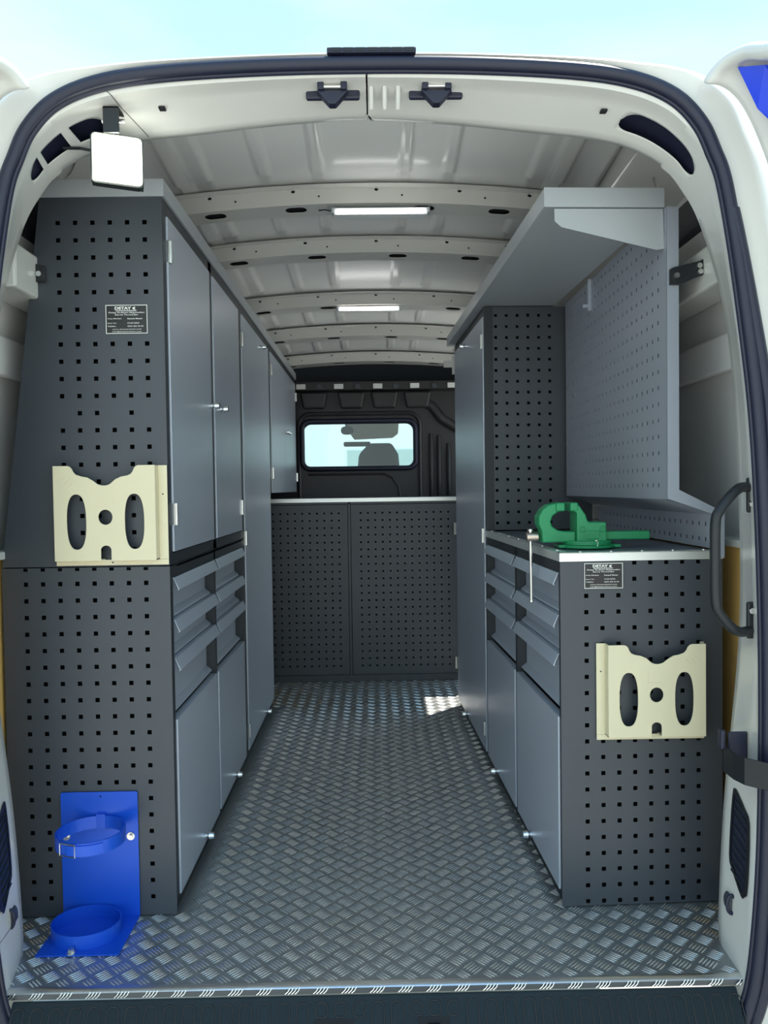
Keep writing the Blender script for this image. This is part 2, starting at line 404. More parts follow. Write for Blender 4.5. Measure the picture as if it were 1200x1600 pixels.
# ------------------------------------------------------------------ rear frame: jamb, seal, outer skin
S_ = [(0, 1.763), (.2, 1.760), (.39, 1.749), (.50, 1.731), (.575, 1.699), (.622, 1.652), (.648, 1.6), (.674, 1.52), (.709, 1.295), (.736, 1.041), (.750, .67), (.748, .30), (.733, .06), (.712, -.05), (.675, -.13)]
E_ = [(0, 1.722), (.16, 1.713), (.33, 1.695), (.44, 1.683), (.53, 1.662), (.60, 1.625), (.637, 1.585), (.68, 1.505), (.729, 1.33), (.752, 1.10), (.762, .70), (.728, .30), (.716, .06), (.718, -.035), (.700, -.10)]
A_ = [(0, 1.783), (.2, 1.780), (.39, 1.772), (.50, 1.762), (.60, 1.745), (.67, 1.70), (.70, 1.64), (.735, 1.54), (.775, 1.295), (.80, 1.041), (.815, .67), (.81, .30), (.80, .06), (.78, -.05), (.75, -.16)]
def cat(P, u):
    i = min(int(u), len(P)-2); t = u-i; p = [Vector(P[max(0, min(len(P)-1, i+k))]) for k in (-1, 0, 1, 2)]
    if i == 0: p[0] = Vector((-P[1][0], P[1][1]))
    return .5*((2*p[1])+(p[2]-p[0])*t+(2*p[0]-5*p[1]+4*p[2]-p[3])*t*t+(3*p[1]-p[0]-3*p[2]+p[3])*t**3)
NU = 280; US = [14*i/NU for i in range(NU+1)]
def inward(u, d):                        # seal line shifted towards the opening
    a_ = cat(S_, max(0, u-.05)); b_ = cat(S_, min(14, u+.05)); t = (b_-a_).normalized(); n2 = Vector((-t.y, t.x))
    c0 = cat(S_, u); w_ = n2 if n2.dot(Vector((0, .8))-c0) > 0 else -n2
    if u < 3: w_ = Vector((t.y, -t.x)) if t.x > 0 else w_
    return c0+w_*d
def ujz(u, t):
    s0 = inward(u, .013); return s0.lerp(cat(E_, u), t)
def yj(t):
    T = [(0, 1.505), (.20, 1.510), (.30, 1.540), (1, 1.62)]
    for (a_, ya), (b_, yb) in zip(T, T[1:]):
        if t <= b_: return ya+(yb-ya)*(t-a_)/(b_-a_)
    return 1.62
def fx(side, t): return side if side > 0 else -(1.018+.026*t)
def jamb(side, u, t, out_=0):
    p = ujz(u, t); return Vector((fx(side, t)*p.x, yj(t)-out_, p.y))
UA, UB = 3.35, 6.10
def hw_(u):
    if not UA < u < UB: return 0
    e_ = min((u-UA)/.35, (UB-u)/.45, 1); return .19*math.sqrt(1-(1-e_)**2)
TSF = [lambda u, c=c: c for c in (0, .10, .20, .25, .30, .36)]+[lambda u: .58-hw_(u), lambda u: .58+hw_(u)]+[lambda u, c=c: c for c in (.80, .90, 1.0)]
TS = [0, .10, .20, .25, .30, .5, .7, .85, 1.0]
back = MB(); dark = MB(); skin = MB()
for side in (-1, 1):
    def grid(rows, mbx, hole=None):
        nr = len(rows); vv = [p for r_ in rows for p in r_]; k = len(rows[0])
        mbx.add(vv, [(j*k+i, j*k+i+1, (j+1)*k+i+1, (j+1)*k+i) for j in range(nr-1) for i in range(k-1) if not (hole and hole(i, j))])
    rows = [[tuple(jamb(side, u, tf(u))) for u in US] for tf in TSF]
    rows.append([(fx(side, 1)*(cat(E_, u).x+.004), 1.645, cat(E_, u).y+(.004 if u < 5 else 0)) for u in US])
    rows.append([(fx(side, 1)*(cat(E_, u).x+.03), 1.675, cat(E_, u).y+(.03 if u < 7 else 0)) for u in US])
    def hole(i, j, side=side):
        u = (US[i]+US[min(i+1, NU)])/2
        if j != 6: return False
        if side < 0 and (4.15 < u < 4.42 or 5.25 < u < 5.5): return False
        return True
    grid(rows, back, hole)
    pr = [[(fx(side, t)*(jamb(1, u, t).x+.004), jamb(1, u, t).y+.035, jamb(1, u, t).z+.012) for u in US[60:128]] for t in (.05, .5, .95)]
    grid(pr, dark)
    A2 = [[(fx(side, 0)*cat(A_, u).x*f_, Y, (cat(A_, u).y-.8)*g_+.8) for u in US] for (f_, g_, Y) in ((.985, .995, 1.492), (1, 1, 1.497), (1.035, 1.010, 1.52), (1.09, 1.025, 1.56), (1.14, 1.06, 1.66), (1.16, 1.19, 1.95))]
    A2.insert(0, [(fx(side, 0)*inward(u, -.012).x, 1.500, inward(u, -.012).y) for u in US])
    grid(A2, skin)
wb = back.build('wall_back', 'white_paint', smooth=True, recalc=False); tag(wb, 'white painted rear door frame of the van', kind='structure')
bm = bmesh.new(); bm.from_mesh(wb.data); bmesh.ops.remove_doubles(bm, verts=bm.verts, dist=2e-5); bm.to_mesh(wb.data); bm.free()
wb.modifiers.new('s', 'SOLIDIFY').thickness = .0015
dark.build('pillar_cavity', 'rubber', wb, recalc=False)  # dark strip added to give the corner openings their inner shade
sk = skin.build('outer_skin', 'white_paint', wb, smooth=True, recalc=False)
pts = [(-1.018*inward(u, 0).x, 1.497, inward(u, 0).y) for u in reversed(US[1:])]+[(inward(u, 0).x, 1.497, inward(u, 0).y) for u in US]
seal = MB().tube(pts, .0125, 10).build('weather_seal', 'rubber', wb, smooth=True)
pts2 = [(-1.018*inward(u, .012).x, 1.503, inward(u, .012).y) for u in reversed(US[1:])]+[(inward(u, .012).x, 1.503, inward(u, .012).y) for u in US]
MB().tube(pts2, .005, 8).build('seal_lip', 'rubber', wb, smooth=True)
for side in (-1, 1):
    MB().tube([(fx(side, 0)*(inward(u, -min(.020, .002+(u-7.2)*.012)).x), 1.496, inward(u, -.01).y) for u in US[144:]], .0125, 10).build('door_seal', 'rubber', wb, smooth=True)
# door strikers on the header
for cx in (-.069, .130):
    z = 1.733
    st = MB().box(cx-.052, cx+.052, 1.548, 1.560, z-.010, z+.009).build('striker', 'rubber', wb, bevel=.004)
    s2 = MB(); s2.prism([(cx-.030, z-.002), (cx+.030, z-.002), (cx+.006, z-.028), (cx-.006, z-.028)], XZ(1.53), 0, .022)
    s2.box(cx-.028, cx-.016, 1.522, 1.552, z-.004, z+.017); s2.box(cx+.016, cx+.028, 1.522, 1.552, z-.004, z+.017)
    s2.build('striker_wedge', 'rubber', st, bevel=.002)
    MB().cyl((cx-.016, 1.53, z+.004), (cx+.016, 1.53, z+.004), .004, 10).build('striker_pin', 'zinc', st)
for cx in (.005, .031, .057):
    MB().tube([(cx, 1.538, 1.742), (cx, 1.548, 1.728), (cx, 1.566, 1.712)], .0045, 8).build('stiffening_bead', 'white_paint', wb, smooth=True)
for (side, cx, cz) in ((-1, -.40, 1.712), (1, .458, 1.700)):
    MB().box(cx-.006, cx+.006, 1.553, 1.566, cz-.002, cz+.002).build('slot', 'cavity', wb)
for u in (7.75, 8.22):
    MB().add([jamb(1, u-.03, .45, .0012), jamb(1, u+.03, .45, .0012), jamb(1, u+.03, .62, .0012), jamb(1, u-.03, .62, .0012)], [(0, 1, 2, 3)]).build('slot', 'cavity', wb)
# welded seam lines across the jamb
for side, u in ((-1, 2.85), (1, 3.0), (1, 8.65), (-1, 8.65), (1, 11.8), (-1, 11.8)):
    MB().tube([jamb(side, u, t, .0003) for t in TS], .0007, 5).build('panel_seam', 'black_plastic', wb)
# pillar vents near the floor
for side in (-1, 1):
    def pv(a_, b_, o_=0, side=side):        # a: height, b: 0 inner..1 outer
        u0 = 11.0+(.30-a_)/.24 if a_ < .30 else 11-(a_-.30)/.37
        u0 = 11.0+(.30-a_)/.24*1.0 if a_ < .30 else 11-(a_-.30)/.37
        p = jamb(side, u0, .97-b_*.80); return Vector((p.x-side*o_*.5, p.y-o_*.8, p.z))
    ol = [(.335, .13), (.350, .20), (.347, .36), (.320, .74), (.300, .86), (.19, .88), (.168, .84), (.163, .70), (.20, .30), (.225, .14)]
    ol = bez(ol, 3)
    fr2 = MB(); k = len(ol)
    cen = (.255, .5)
    A1 = [pv(p[0], p[1], .002) for p in ol]; B1 = [pv(p[0], p[1], .008) for p in ol]; C1 = [pv(cen[0]+(p[0]-cen[0])*.88, cen[1]+(p[1]-cen[1])*.82, .002) for p in ol]
    C0 = [pv(cen[0]+(p[0]-cen[0])*.88, cen[1]+(p[1]-cen[1])*.82, .008) for p in ol]
    fr2.add(A1+B1+C0+C1, [(i, (i+1) % k, k+(i+1) % k, k+i) for i in range(k)]+[(k+i, k+(i+1) % k, 2*k+(i+1) % k, 2*k+i) for i in range(k)]+[(2*k+i, 2*k+(i+1) % k, 3*k+(i+1) % k, 3*k+i) for i in range(k)])
    vt = fr2.build('pillar_vent', 'black_plastic', wb, smooth=True)
    MB().add([pv(cen[0]+(p[0]-cen[0])*.9, cen[1]+(p[1]-cen[1])*.85, .004) for p in ol]+[pv(cen[0], cen[1], .004)], [(i, (i+1) % k, k) for i in range(k)]).build('vent_mesh', 'rubber', vt)
    sl = MB()
    for i in range(9):
        z = .185+i*.016
        q0 = pv(z+.014, .26, .0055); q1 = pv(z, .76, .0055); sl.tube([q0, q1], .0022, 6)
    sl.build('vent_slats', 'step_plastic', vt)
# rear side doors swung open
def leaf(side, name):
    ang = math.radians(20); rows = []
    prof = [(.600, 1.695), (.622, 1.700), (.648, 1.690), (.672, 1.66), (.698, 1.60), (.735, 1.50), (.772, 1.30), (.80, 1.04), (.815, .67), (.81, .30), (.80, 0), (.79, -.30)]
    # inner face relief along s
    rel = [(0, 0, 0), (.010, .006, .012), (.03, .012, .022), (.07, .020, .014), (.10, .010, -.006), (.14, .012, -.022), (.30, .012, -.05), (.60, .012, -.10), (.66, 0, -.12)]
    mbx = MB(); vv = []
    for (s_, off, dz) in rel:
        for (x, z) in prof:
            zt = z+(dz if z > 1.55 else 0)
            vv.append((side*(x+.015+s_*math.sin(ang)+off), 1.462-s_*math.cos(ang), zt))
    k = len(prof); mbx.add(vv, [(j*k+i, j*k+i+1, (j+1)*k+i+1, (j+1)*k+i) for j in range(len(rel)-1) for i in range(k-1)])
    o = mbx.build(name, 'white_paint', smooth=True, recalc=False)
    s_ = o.modifiers.new('s', 'SOLIDIFY'); s_.thickness = .03; s_.offset = 1 if side < 0 else -1
    b = o.modifiers.new('b', 'SUBSURF'); b.levels = b.render_levels = 2
    return o
d2 = leaf(1, 'door_2'); tag(d2, 'white rear van door swung open on the right', kind='structure')
d1 = leaf(-1, 'door_1'); tag(d1, 'white rear van door swung open on the left', kind='structure')
def dq(s_, x, z): return (x+.015+s_*.342, 1.462-s_*.94, z)
bf = MB().add([dq(.035, .634, 1.715), dq(.085, .642, 1.694), dq(.14, .640, 1.665), dq(.14, .700, 1.52), dq(.09, .676, 1.57), dq(.06, .650, 1.63)], [(0, 1, 2, 3, 4, 5)])
bo = bf.build('blue_marking', 'blue_film', d2); bo.modifiers.new('s', 'SOLIDIFY').thickness = .006

# third brake light on the roof edge
bl = thing('brake_light', (.006, 1.50, 1.775), 'black brake light bar centred on the roof edge above the opening', 'light')
MB().box(-.076, .089, 1.484, 1.54, 1.776, 1.786).build('housing', 'rubber', bl, bevel=.002)
ln = MB()
for i in range(7): ln.box(-.068+i*.0225, -.050+i*.0225, 1.4825, 1.486, 1.778, 1.7845)
ln.build('lens', 'black_plastic', bl)

# rear step
st = thing('rear_step', (0, 1.48, -.10), 'dark plastic rear step with oval grip pads below the floor edge', 'step')
sb = MB().sweep([(1.5155, -.016), (1.510, -.018), (1.462, -.080), (1.40, -.095), (1.36, -.30)], lambda p, q, w: (w, p, q), -.715, .695, .012)
sbo = sb.build('step_body', 'step_plastic', st, smooth=True)
def stepf(x, t, o_=0): return (x, 1.510-.048*t-.0079*0-o_*.8, -.018-.062*t+o_*.6)
i = 0; pad = None
x = -.70
while x < .70:
    short = (-.13 < x < -.04) or (.055 < x < .145)
    midshort = (-.04 < x < .055)
    t0, t1 = (.10, .42) if short else (.10, .92)
    if pad is None or short != last:
        pl = rrect(-.0115, .0115, 0, (t1-t0)*.078, .009, 5); k = len(pl)
        mbp = MB().tube([(p[0], -p[1]*.612, -p[1]*.79) for p in pl], .0016, 6, closed=True)
        me = bpy.data.meshes.new('grip_pad'); me.from_pydata(mbp.v, [], mbp.f); me.materials.append(M['black_plastic'])
        for q in me.polygons: q.use_smooth = True
        last = short; pad = me
    o = bpy.data.objects.new('grip_pad', pad); COL.objects.link(o); o.parent = st
    o.location = Vector(stepf(x, t0))-OFF[st.name]; x += .0365
for (xa, xb) in ((-.129, -.054), (.070, .130)):
    MB().add([stepf(xa, .45, .0012), stepf(xb, .45, .0012), stepf(xb, .93, .0012), stepf(xa, .93, .0012)], [(0, 1, 2, 3)]).build('latch_recess', 'cavity', st)
    MB().box((xa+xb)/2-.012, (xa+xb)/2+.012, 1.474, 1.482, -.062, -.052).build('latch_bolt', 'black_plastic', st, bevel=.002)

# ------------------------------------------------------------------ bulkhead, cab
YB = 4.85
bh = holed('wall_front', [(-.90, 0), (-.90, 1.565), (.90, 1.565), (.90, 0)], [rrect(-.425, .243, 1.108, 1.368, .045)], XZ(YB), .02, 'bulkhead'); tag(bh, 'black bulkhead wall behind the cab', kind='structure')
MB().sweep([(4.84, 1.565), (4.78, 1.572), (4.78, 1.612), (4.86, 1.618)], lambda p, q, w: (w, p, q), -.88, .88, .004).build('bulkhead_rim', 'bulkhead', bh, smooth=False)
rimm = MB()
for cx in (-.432, -.205, .030, .252, .478):
    MB().box(cx-.028, cx+.028, 4.768, 4.779, 1.573, 1.603).build('rim_clip', 'white_primer', bh, bevel=.003)
for cx in (-.32, -.09, .14, .37):
    MB().cyl((cx, 4.779, 1.585), (cx, 4.765, 1.585), .016, 12).build('rim_plug', 'anthracite', bh)
for cx in (-.36, -.13, .07, .27):
    MB().prism([(cx-.085, 1.56), (cx+.085, 1.56), (cx+.065, 1.46), (cx-.065, 1.46)], XZ(4.80), 0, .05).build('bulkhead_boss', 'bulkhead', bh, bevel=.012)
pts = [(p[0], YB-.012, p[1]) for p in rrect(-.435, .258, 1.095, 1.385, .05, 8)]
w1 = MB().tube(pts, .016, 10, closed=True).build('window_1', 'rubber', smooth=True); tag(w1, 'sliding glass window in the bulkhead', kind='structure')
holed('pane', rrect(-.43, .25, 1.10, 1.375, .045), [], XZ(YB+.004), .004, 'glass', w1)
pts = [(p[0], YB-.008, p[1]) for p in rrect(-.455, .285, .80, 1.43, .07, 8)]
MB().tube(pts, .013, 8, closed=True).build('bulkhead_bead', 'bulkhead', bh, smooth=True)
pts = [(-.40, YB-.01, 1.062), (.06, YB-.01, 1.062), (.11, YB-.01, 1.04), (.15, YB-.01, .98), (.165, YB-.01, .86)]
MB().tube(pts, .007, 8).build('bulkhead_bead', 'bulkhead', bh, smooth=True)
for cx, h0, h1 in ((.352, .90, 1.30), (.40, .90, 1.29), (.46, .9, 1.24)):
    MB().tube([(cx, YB-.0, h0), (cx, YB-.014, h0+.05), (cx, YB-.014, h1-.05), (cx, YB+.004, h1)], .014, 10).build('bulkhead_bead', 'bulkhead', bh, smooth=True)
MB().tube([(.30, YB-.004, 1.50), (.36, YB-.01, 1.47), (.42, YB-.01, 1.39), (.52, YB-.01, 1.33), (.70, YB-.01, 1.31)], .03, 12).build('bulkhead_bead', 'bulkhead', bh, smooth=True)
# overhead void above the bulkhead and cab
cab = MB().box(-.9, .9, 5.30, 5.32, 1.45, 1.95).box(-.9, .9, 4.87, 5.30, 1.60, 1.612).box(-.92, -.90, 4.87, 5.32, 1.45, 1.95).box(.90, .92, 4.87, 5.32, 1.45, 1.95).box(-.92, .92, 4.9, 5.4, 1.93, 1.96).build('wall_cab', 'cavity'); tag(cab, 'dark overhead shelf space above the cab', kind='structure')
cb = MB().box(-.92, .92, 4.87, 6.7, -.2, -.1).box(-.95, -.90, 4.87, 6.6, -.2, 1.0).box(.90, .95, 4.87, 6.6, -.2, 1.0).box(-.9, .9, 5.95, 6.6, -.1, 1.06)
cb.box(-.9, .9, 5.3, 6.05, 1.50, 1.55).box(-.93, -.86, 5.9, 6.0, 1.0, 1.52).box(.80, .90, 5.9, 6.0, 1.0, 1.52).build('wall_cab_shell', 'black_plastic')
tag(bpy.data.objects['wall_cab_shell'], 'dark cab shell with dashboard', kind='structure')
se = thing('cab_seat', (.03, 5.35, .2), 'dark blue-grey cab seat seen through the bulkhead window', 'seat')
MB().prism([(-.16, .55), (.22, .55), (.165, 1.20), (.12, 1.275), (-.03, 1.275), (-.10, 1.20)], XZ(5.28), 0, .12).build('backrest', 'seat', se, bevel=.02)
MB().box(-.20, -.02, 5.27, 5.34, 1.255, 1.285).build('armrest', 'black_plastic', se, bevel=.01)
MB().box(-.2, .24, 5.28, 5.75, .45, .58).build('seat_cushion', 'seat', se, bevel=.03)
mr = thing('rear_view_mirror', (-.18, 5.6, 1.40), 'small black mirror hanging behind the bulkhead window', 'mirror')
MB().prism(ellipse(-.185, 1.385, .045, .03, 16, 2.6), XZ(5.6), 0, .025).build('mirror_housing', 'black_plastic', mr, bevel=.004)
MB().tube([(-.185, 5.612, 1.40), (-.20, 5.64, 1.45), (-.20, 5.66, 1.505)], .008, 8).build('mirror_stem', 'black_plastic', mr)
vz = thing('sun_visor', (0, 5.78, 1.45), 'beige sun visor behind the top of the bulkhead window', 'visor')
MB().prism([(-.20, 1.50), (.19, 1.50), (.18, 1.37), (.14, 1.34), (-.14, 1.33), (-.19, 1.40)], XZ(5.78), 0, .02).build('visor_panel', 'headliner', vz, bevel=.006)
bd = thing('building', (0, 15, -.66), 'pale building facade seen far beyond the cab windscreen', 'building')
MB().box(-9, 9, 15, 19, -.66, 2.6).build('facade', 'facade', bd)
MB().box(-9.2, 9.2, 14.8, 19, 2.6, 2.75).build('roof_edge', 'hazy', bd)
for i in range(7): MB().box(-8+i*2.5, -6.6+i*2.5, 14.96, 15.02, .5, 1.7).build('window', 'hazy', bd)

# ------------------------------------------------------------------ cabinet pieces
def knob(fr, parent, l, z, d=-.004):
    mb_ = MB(); mb_.cyl(fr.p(l, d, z), fr.p(l, d-.006, z), .0095, 14); mb_.cyl(fr.p(l, d-.006, z), fr.p(l, d-.014, z), .0055, 12); mb_.cyl(fr.p(l, d-.014, z), fr.p(l, d-.026, z), .0105, 14, .0085)
    return mb_.build('knob', 'chrome', parent, smooth=True)
def hinge(fr, parent, l, z, h=.05):
    mb_ = MB(); fr.box(mb_, l-.010, l+.010, -.001, -.0065, z-h/2, z+h/2); mb_.cyl(fr.p(l, -.008, z-h/2), fr.p(l, -.008, z+h/2), .0042, 10)
    return mb_.build('hinge', 'zinc', parent)
def door(fr, parent, l0, l1, z0, z1, knobs=(), hinges=()):
    mb_ = MB(); fr.box(mb_, l0, l1, -.004, .016, z0, z1); o = mb_.build('door', 'door_grey', parent, bevel=.0015)
    for q in knobs: knob(fr, o, *q)
    for q in hinges: hinge(fr, o, *q)
    return o
def drawer(fr, parent, l0, l1, z0, z1):
    f = lambda p, q, w: fr.p(w, p, q)
    o = MB().sweep([(.012, z0), (.014, z0+.003), (.028, z0+.015), (.028, z1)], f, l0+.002, l1-.002, .002).build('drawer', 'door_grey', parent)
    MB().sweep([(.028, z1), (-.002, z1), (-.014, z1-.027), (-.010, z1-.029)], f, l0, l1, .0018).build('handle_lip', 'door_grey', o)
    return o
ZD = [(.676, .772), (.587, .6745), (.452, .5855)]

# ---- left base cabinet
t = thing('base_cabinet', (-.65, 2.29, 0), 'dark perforated end and grey drawer cabinet at the left rear below the wall cupboard', 'cabinet')
mb = MB(); us = [-.79+i*.0387 for i in range(8)]; vsx = sorted([.7985]+[.7645-.0379*i for i in range(20)])
mb.perf(-.843, -.465, 0.002, .801, us, vsx, .0100, XZ(1.79), .002)
ep = mb.build('end_panel', 'anthracite', t, recalc=False); tag(ep, 'anthracite sheet panel with square perforations')
MB().box(-.843, -.841, 1.792, 2.79, .002, .801).box(-.84, -.465, 1.85, 2.79, .795, .801).build('carcass_sheet', 'anthracite', t)
MB().box(-.84, -.50, 1.825, 2.79, .03, .795).build('carcass', 'cavity', t)
mb = MB()
for a_, b_ in ((0.002, .024), (.488, .508), (.968, 1.0)): LF.box(mb, a_, b_, 0, .03 if a_ < .1 else .06, .032, .80)
LF.box(mb, .024, .968, 0, .03, .774, .80)
mb.build('face_frame', 'anthracite_dark', t)
mb = MB(); LF.box(mb, 0.002, 1.0, .008, .02, 0, .034); mb.build('plinth', 'black_plastic', t)
for (a_, b_) in ((.026, .486), (.510, .966)):
    for z0, z1 in ZD: drawer(LF, t, a_, b_, z0, z1)
door(LF, t, .026, .486, .036, .444, [(.275, .062)])
door(LF, t, .510, .966, .036, .444, [(.72, .062)])
# ---- left upper cupboard
t = thing('wall_cupboard', (-.62, 2.29, .803), 'tall grey two door cupboard over the left drawers with a slanted perforated end', 'cabinet')
us = [-.6975+i*.0386 for i in range(6)]; vsx = [1.5725-.0385*i for i in range(20)][::-1]; N = len(vsx)
lf = lambda z: -.842+(z-.803)/(1.628-.803)*.105
skip = {(c, N-1-r_) for r_ in (5, 6) for c in (3, 4, 5)} | {(0, N-1-11), (3, N-1-11), (5, N-1-11)}
mb = MB(); mb.perf(-.80, -.465, .8035, 1.628, us, vsx, .0100, XZ(1.79), .002, skip, left=lf)
ep = mb.build('end_panel', 'anthracite', t, recalc=False); tag(ep, 'anthracite sheet panel with square perforations and a slanted edge')
mb = MB(); mb.add([(lf(.8035), 1.792, .8035), (lf(1.628), 1.792, 1.628), (lf(1.628), 2.79, 1.628), (lf(.8035), 2.79, .8035)], [(0, 1, 2, 3)]); mb.build('back_sheet', 'anthracite', t)
MB().prism([(-.835, .81), (-.50, .81), (-.50, 1.62), (-.735, 1.62)], XZ(1.825), 0, .965).build('carcass', 'cavity', t)
mb = MB()
for a_, b_ in ((0.002, .028), (.487, .528), (.968, 1.0)): LF.box(mb, a_, b_, 0, .03 if a_ < .1 else .06, .8035, 1.628)
LF.box(mb, .028, .968, 0, .03, .8035, .829); LF.box(mb, .028, .968, 0, .03, 1.598, 1.628)
mb.build('face_frame', 'anthracite_dark', t)
door(LF, t, .030, .485, .832, 1.595, [(.465, 1.212)], [(.040, 1.517), (.040, .918)])
door(LF, t, .530, .966, .832, 1.595, [(.600, 1.216)], [(.955, .912)])
# ---- left locker
t = thing('tall_locker', (-.65, 3.17, 0), 'tall grey single door locker on the left behind the drawers', 'locker')
MB().box(-.84, -.50, 2.80, 3.545, .002, 1.625).build('carcass', 'anthracite_dark', t)
mb = MB()
for a_, b_ in ((1.004, 1.028), (1.735, 1.758)): LF.box(mb, a_, b_, 0, .04, .032, 1.628)
LF.box(mb, 1.028, 1.735, 0, .03, 1.598, 1.628); LF.box(mb, 1.004, 1.758, .008, .035, 0, .032)
mb.build('face_frame', 'anthracite_dark', t)
door(LF, t, 1.030, 1.733, .038, 1.595, [(1.47, 1.556), (1.44, .062)], [(1.022, 1.503), (1.022, .801), (1.022, .112)])
# ---- left far cupboard above the bench
t = thing('wall_cupboard', (-.62, 4.2, .956), 'grey two door wall cupboard hanging over the far bench on the left', 'cabinet')
MB().box(-.80, -.50, 3.552, 4.73, .957, 1.625).build('carcass', 'anthracite_dark', t)
mb = MB()
LF.box(mb, 1.762, 1.80, 0, .035, .957, 1.628); LF.box(mb, 2.925, 2.94, 0, .035, .957, 1.628); LF.box(mb, 1.80, 2.925, 0, .035, 1.600, 1.628)
mb.build('face_frame', 'anthracite_dark', t)
door(LF, t, 1.805, 2.362, .958, 1.597, [(2.335, 1.271)], [(1.81, 1.515), (1.81, 1.047)])
door(LF, t, 2.366, 2.922, .958, 1.597, [(2.42, 1.271)], [(2.93, 1.52), (2.93, 1.045)])
# ---- left top tray
t = thing('top_tray', (-.60, 3.28, 1.629), 'long light grey tray lying on top of the left cupboards', 'tray')
mb = MB().box(-.738, -.460, 1.787, 1.789, 1.629, 1.667).box(-.462, -.460, 1.789, 4.77, 1.629, 1.667).box(-.738, -.736, 1.789, 4.77, 1.629, 1.667).box(-.736, -.462, 1.789, 4.77, 1.629, 1.632)
mb.build('tray_sheet', 'light_grey', t, bevel=.0006)

# ---- right base cabinet
t = thing_right('base_cabinet', (.19, .47, 0), 'dark perforated end and grey drawer cabinet under the vise on the right', 'cabinet')
us = [.060+i*.0372 for i in range(8)]; vsx = sorted([.7935-.0372*i for i in range(22)]); vsx = [v for v in vsx if v > .006]; N = len(vsx)
skip = {(c, N-1-r_) for r_ in (0, 1) for c in (0, 1, 2)}
fn = lambda p, q, w: (p, w, q)
mb = MB(); mb.perf(0, .377, .002, .7975, us, vsx, .0098, fn, .002, skip)
ep = mb.build('end_panel', 'anthracite', t, recalc=False); tag(ep, 'anthracite sheet panel with square perforations')
MB().box(.375, .377, .002, .955, .002, .7975).build('carcass_sheet', 'anthracite', t)
MB().box(.035, .37, .035, .95, .03, .795).build('carcass', 'cavity', t)
mb = MB()
for a_, b_ in ((0.002, .012), (.463, .487), (.940, .955)): RF.box(mb, a_, b_, 0, .04 if a_ < .1 else .06, .032, .7975)
RF.box(mb, .012, .940, 0, .03, .773, .7975); mb.build('face_frame', 'anthracite_dark', t)
mb = MB(); RF.box(mb, 0.002, .955, .008, .02, 0, .034); mb.build('plinth', 'black_plastic', t)
for (a_, b_) in ((.013, .462), (.488, .939)):
    for z0, z1 in ZD: drawer(RF, t, a_, b_, z0, z1)
door(RF, t, .013, .462, .036, .440, [(.275, .050)])
door(RF, t, .488, .939, .036, .440, [(.745, .050)])
# worktop
t = thing_right('worktop', (.19, .47, .798), 'dark grey worktop with bright aluminium edging that carries the vise', 'worktop')
MB().box(.002, .374, .000, .955, .799, .8165).build('board', 'worktop', t)
o = MB().box(-.002, .377, -.003, 0, .7985, .8185).box(-.002, .002, 0, .955, .7985, .8185).box(-.002, .377, -.003, .022, .8165, .8185).box(.002, .024, .022, .955, .8165, .8185).build('edge_trim', 'trim_aluminium', t)
for i in range(5): MB().cyl((.05+i*.072, .011, .8185), (.05+i*.072, .011, .8205), .0045, 10).build('screw', 'zinc', t)
for i in range(7): MB().cyl((.013, .07+i*.14, .8185), (.013, .07+i*.14, .8205), .0045, 10).build('screw', 'zinc', t)
# right locker
t = thing_right('tall_locker', (.19, 1.33, 0), 'tall grey single door locker on the right beyond the vise bench', 'locker')
us = [.040+i*.0376 for i in range(6)]; vsx = [1.563-.0378*i for i in range(20)][::-1]
mb = MB(); mb.perf(0, .375, .8205, 1.593, us, vsx, .0098, lambda p, q, w: (p, .958+w, q), .002)
ep = mb.build('end_panel', 'anthracite', t, recalc=False); tag(ep, 'anthracite sheet panel with square perforations')
MB().box(.373, .375, .960, 1.70, .002, 1.593).build('carcass_sheet', 'anthracite', t)
MB().box(.07, .37, .99, 1.69, .03, 1.59).build('carcass', 'cavity', t)
mb = MB(); RF.box(mb, .957, .972, 0, .03, .032, 1.593); RF.box(mb, 1.688, 1.703, 0, .06, .032, 1.593); RF.box(mb, .972, 1.688, 0, .03, 1.565, 1.593); RF.box(mb, .957, 1.703, .008, .02, 0, .032)
mb.build('face_frame', 'anthracite_dark', t)
door(RF, t, .973, 1.687, .036, 1.562, [(1.345, 1.527), (1.38, .055)], [(.985, 1.477), (.985, .800), (.985, .116)])
MB().box(-.012, .006, 1.703, 1.72, 1.47, 1.55).box(-.05, -.01, 1.705, 1.715, 1.50, 1.53).build('latch_bracket', 'white_paint', t, bevel=.002)
# overhead shelf
t = thing_right('overhead_shelf', (.15, .85, 1.596), 'light grey overhead shelf tray above the right pegboard and locker', 'shelf')
mb = MB().box(-.030, -.028, .002, 1.74, 1.597, 1.638).box(-.030, .245, .000, .002, 1.597, 1.640).box(-.028, .245, .002, 1.74, 1.597, 1.600).box(.243, .245, .002, 1.74, 1.60, 1.638)
mb.build('shelf_sheet', 'light_grey', t, bevel=.0006)
MB().prism(bez([(-.006, 1.594), (.243, 1.594), (.245, 1.505), (.228, 1.502), (.010, 1.553), (-.005, 1.566)], 1)[:6], lambda p, q, w: (p, w, q), .004, .006).build('gusset', 'light_grey', t)
